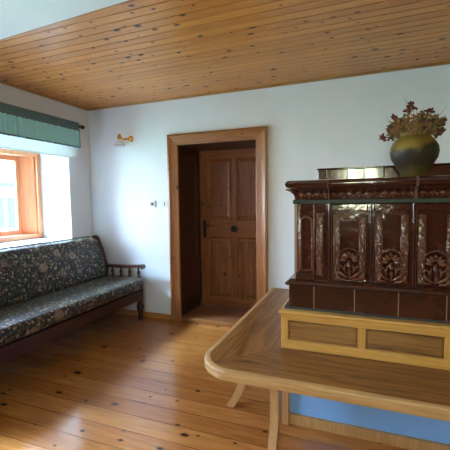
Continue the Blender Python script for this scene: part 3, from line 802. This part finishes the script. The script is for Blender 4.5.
# (dx, dz, kind) read off the photograph, spread in depth
spec = [(-.025, .385, 'r'), (-.035, .37, 'r'), (-.01, .375, 'r'), (-.105, .335, 'r'), (-.095, .328, 'r'), (.065, .355, 'r'), (.072, .345, 'r'), (.025, .33, 'o'), (.125, .272, 'b'), (.132, .285, 'r'), (-.130, .262, 'r'), (-.122, .275, 'b'), (-.155, .228, 'r'), (.0, .30, 'o'), (-.04, .30, 'o'), (.045, .30, 'b'), (.08, .305, 'o'), (-.07, .29, 'o'), (.03, .345, 'b'), (.095, .32, 'l'), (-.055, .33, 'l')]
for i in range(105):
    a = random.uniform(0, 2 * math.pi); rr = .14 * math.sqrt(random.random())
    spec.append((rr * math.cos(a), .222 + random.uniform(.0, .08) + (.06 * (1 - rr / .14)) * random.random(), random.choice('ooooblb'), rr * math.sin(a)))
stems = MB()
for q in spec:
    dx, dz, kd = q[:3]; dy = q[3] if len(q) > 3 else random.uniform(-.05, .03)
    tip = P_(dx, dz, dy); base = P_(dx * .25, .19, dy * .25); md = (tip + base) / 2 + Vector((dx * .2, dy * .2, .015 if dz > .26 else .035))
    stems.tube([base, md, tip], .0017, 5); heads.append((tip, kd))
for i in range(26):   # thin spikes of grass
    dx = random.uniform(-.17, .16); dz = random.uniform(.27, .40) - abs(dx) * .3; dy = random.uniform(-.06, .05)
    if i == 0: dx, dz = -.055, .425
    if i == 1: dx, dz = -.165, .285
    if i == 2: dx, dz = .14, .36
    tip = P_(dx, dz, dy); stems.tube([P_(dx * .3, .2, dy * .3), P_(dx * .7, .2 + (dz - .2) * .65, dy * .7), tip], [.0018, .0013, .0006], 5)
stems.build('stems', M['stem'], bq, smooth='all')
def bloom(b, c, r, petals=9):
    b.ball(c, r * .5, 1)
    for k in range(petals):
        d = Vector((random.gauss(0, 1), random.gauss(0, 1), random.gauss(.3, 1))).normalized()
        s = d.cross(Vector((.3, .2, 1))).normalized() * r * .38
        p0 = c + d * r * .25; p1 = c + d * r * .8; p2 = c + d * r * 1.25; u = d.cross(s).normalized() * r * .14
        vs = [b.bm.verts.new(v) for v in (p0 + u, p1 + s + u, p2, p1 - s + u)]; ws = [b.bm.verts.new(v) for v in (p0 - u, p1 + s - u, p2 - u * .3, p1 - s - u)]
        b.bm.faces.new(vs); b.bm.faces.new(list(reversed(ws)))
        for i in range(4):
            j = (i + 1) % 4; b.bm.faces.new((vs[i], ws[i], ws[j], vs[j]))
for (tip, kd) in heads:
    b = MB(); mt = {'r': M['bloom_red'], 'o': M['bloom_ochre'], 'b': M['bloom_brown'], 'l': M['leaf']}[kd]
    r = {'r': .019, 'o': .020, 'b': .020, 'l': .017}[kd] * random.uniform(.8, 1.2)
    bloom(b, tip, r, 9); b.build('bloom', mt, bq)
b = MB()
for i in range(34):
    a = random.uniform(0, 2 * math.pi); rr = random.uniform(.05, .13); z = random.uniform(.235, .30)
    c = P_(rr * math.cos(a), z, rr * math.sin(a) * .8); d = Vector((math.cos(a), math.sin(a), random.uniform(-.2, .9))).normalized(); s = d.cross(Vector((0, 0, 1))).normalized() * .008
    L = random.uniform(.03, .055); u = d.cross(s).normalized() * .0008
    ring = [c, c + d * L * .5 + s, c + d * L, c + d * L * .5 - s]
    b.grid_solid([[p + u for p in ring], [p - u for p in ring]])
b.build('leaves', M['leaf'], bq)

# ------------------------------------------------------------------ wall lamp, switches
t = thing('wall_lamp', (.613, -.02, 2.05), 'small brass wall lamp with white glass bell shade beside the window corner', 'wall lamp')
b = MB(); b.lathe([(.001, 0), (.036, 0), (.036, -.006), (.028, -.014), (.016, -.022), (.001, -.024)], .613, 2.09, 24, 'y', -.0005); b.build('wall_plate', M['brass'], t, smooth=True)
b = MB(); b.tube([(.613, -.02, 2.09), (.600, -.055, 2.085), (.575, -.075, 2.075), (.545, -.08, 2.09), (.530, -.08, 2.105)], [.014, .013, .011, .011, .012], 12); b.build('arm', M['brass'], t, smooth=True)
b = MB(); b.lathe([(.001, .055), (.010, .055), (.020, .045), (.024, .03), (.024, .0), (.030, -.006), (.001, -.006)], .515, -.08, 20, 'z', 2.085); b.build('socket', M['brass'], t, smooth=True)
b = MB()
pr = [(.026, 0), (.036, -.018), (.044, -.040), (.052, -.060), (.060, -.072), (.058, -.073), (.049, -.060), (.041, -.040), (.033, -.018), (.023, 0)]
rings = [[(.515 + r_ * math.cos(2 * math.pi * k / 28), -.08 + r_ * math.sin(2 * math.pi * k / 28), 2.082 + z_) for k in range(28)] for r_, z_ in pr]
b.grid_solid(rings); b.build('glass_shade', M['opal'], t, smooth=True)
b = MB(); b.tube([(.515 + .0595 * math.cos(a), -.08 + .0595 * math.sin(a), 2.0095) for a in [2 * math.pi * k / 28 for k in range(29)]], .0022, 6); b.build('shade_rim', M['grey_metal'], t, smooth=True)

t = thing('light_switch', (.9, 0, 1.33), 'white rotary light switch with grey round knob, left of the other wall plate', 'light switch')
b = MB(); b.box(.845, .932, -.010, -.0005, 1.29, 1.375, .003); b.build('plate', M['white_plastic'], t)
b = MB(); b.lathe([(.001, 0), (.021, 0), (.020, -.010), (.012, -.014), (.001, -.015)], .880, 1.333, 20, 'y', -.0095); b.build('knob', M['grey_metal'], t, smooth=True)
b = MB(); b.box(.917, .924, -.013, -.0095, 1.296, 1.369, .001); b.build('side_strip', M['grey_metal'], t)
t = thing('wall_socket', (1.05, 0, 1.33), 'small white wall plate close beside the wooden door frame', 'wall plate')
b = MB(); b.box(1.005, 1.085, -.009, -.0005, 1.29, 1.375, .003); b.build('plate', M['white_plastic'], t)
b = MB(); b.box(1.038, 1.050, -.014, -.0085, 1.312, 1.352, .002); b.build('rocker', M['grey_metal'], t)

# ------------------------------------------------------------------ outdoors
b = MB(); b.box(-40, -WT - .05, -30, 30, -1.5, -1.4); b.build('ground', M['grass'], kind='structure')
b = MB(); b.box(-WT - .05, 30, -30, YB - .35, -1.5, -1.4); b.build('ground', M['grass'], kind='structure')
h = thing('neighbour_house', (-11, 6, -1.4), 'pale house with grey blue windows seen through the window glass', 'house')
b = MB(); b.box(-12, -9, 3, 9, -1.4, 4.6); b.build('wall', M['facade'], h)
b = MB(); b.box(-8.999, -8.85, 3, 9, 1.95, 2.12); b.build('ledge', M['roof'], h)
for yy in (4.4, 5.28, 5.78, 6.6):
    for zz in (.45, 2.9):
        b = MB(); b.box(-9.02, -8.96, yy, yy + .36, zz, zz + 1.15, .01); f = b.build('window_frame', M['roof'], h)
        b = MB(); b.box(-8.97, -8.95, yy + .05, yy + .31, zz + .05, zz + 1.1); b.build('pane', M['facade_win'], f)
b = MB(); b.prism([(-12.6, 4.5), (-8.4, 4.5), (-10.5, 6.2)], 'y', 2.7, 9.3); b.build('roof', M['roof'], h)

# ------------------------------------------------------------------ light
w = bpy.data.worlds.new('sky'); scene.world = w; w.use_nodes = True
nt = w.node_tree; nt.nodes.clear()
out = N(nt, 'ShaderNodeOutputWorld'); bg = N(nt, 'ShaderNodeBackground')
tc = N(nt, 'ShaderNodeTexCoord'); sp = N(nt, 'ShaderNodeSeparateXYZ'); nt.links.new(tc.outputs['Generated'], sp.inputs[0])
# warm tint added opposite the stove to yellow the rear light; rest is blue
skymix = nt.nodes.new('ShaderNodeMix'); skymix.data_type = 'RGBA'
nt.links.new(ramp(nt, math_(nt, 'MULTIPLY', sp.outputs[1], -1.), [(.80, (0, 0, 0)), (.97, (1, 1, 1))]), skymix.inputs[0])
skymix.inputs[7].default_value = (.95, .98, .66, 1)
nt.links.new(skymix.outputs[2], bg.inputs[0])
nt.links.new(ramp(nt, sp.outputs[2], [(.0, (.55, .62, .70)), (.12, (.62, .76, .95)), (.6, (.58, .80, 1.25))]), skymix.inputs[6])
bg.inputs[1].default_value = 15.0
nt.links.new(bg.outputs[0], out.inputs[0])
sl = bpy.data.lights.new('sky_glow', 'SUN'); sl.energy = 13.; sl.angle = R(20); sl.color = (.45, .72, 1.0)  # wide bluish lamp standing in for sky glow, added to light the seat
so = bpy.data.objects.new('sky_glow', sl); C.objects.link(so)
so.rotation_euler = Vector((.80, .30, -.72)).to_track_quat('-Z', 'Y').to_euler()
def portal(name, loc, rot, sx, sy):
    l = bpy.data.lights.new(name, 'AREA'); l.shape = 'RECTANGLE'; l.size = sx; l.size_y = sy; l.cycles.is_portal = True
    o = bpy.data.objects.new(name, l); C.objects.link(o); o.location = loc; o.rotation_euler = rot
for i, W in enumerate((W1, W2)):
    portal('window_portal', (-.72, (W[0] + W[1]) / 2, (W[2] + W[3]) / 2), (0, R(-90), 0), W[3] - W[2] + .1, W[1] - W[0] + .1)
portal('window_portal', ((W3[0] + W3[1]) / 2, YB - .32, (W3[2] + W3[3]) / 2), (R(90), 0, 0), W3[1] - W3[0] + .1, W3[3] - W3[2] + .1)

# ------------------------------------------------------------------ camera
cam = bpy.data.cameras.new('camera'); co_ = bpy.data.objects.new('camera', cam); C.objects.link(co_)
cam.sensor_width = 36; cam.sensor_height = 36; cam.sensor_fit = 'HORIZONTAL'; cam.lens = 356.7 / 450 * 36; cam.clip_start = .05
a_, p_, r_ = R(21.189), R(3.908), R(-.755)
fw = Vector((-math.sin(a_) * math.cos(p_), math.cos(a_) * math.cos(p_), -math.sin(p_)))
rt = Vector((math.cos(a_), math.sin(a_), 0)); up = rt.cross(fw)
rt2 = rt * math.cos(r_) + up * math.sin(r_); up2 = -rt * math.sin(r_) + up * math.cos(r_)
m3 = Matrix((rt2, up2, -fw)).transposed()
co_.matrix_world = Matrix.Translation((3.139, -3.530, 1.361)) @ m3.to_4x4()
scene.camera = co_
for o in C.objects:
    if '_o' in o: del o['_o']
scene.view_settings.view_transform = 'Standard'; scene.view_settings.look = 'None'
scene.view_settings.gamma = 1; scene.view_settings.use_curve_mapping = False
scene.view_settings.exposure = 1.9
scene.cycles.max_bounces = 10; scene.cycles.diffuse_bounces = 4
scene.cycles.sample_clamp_indirect = 6
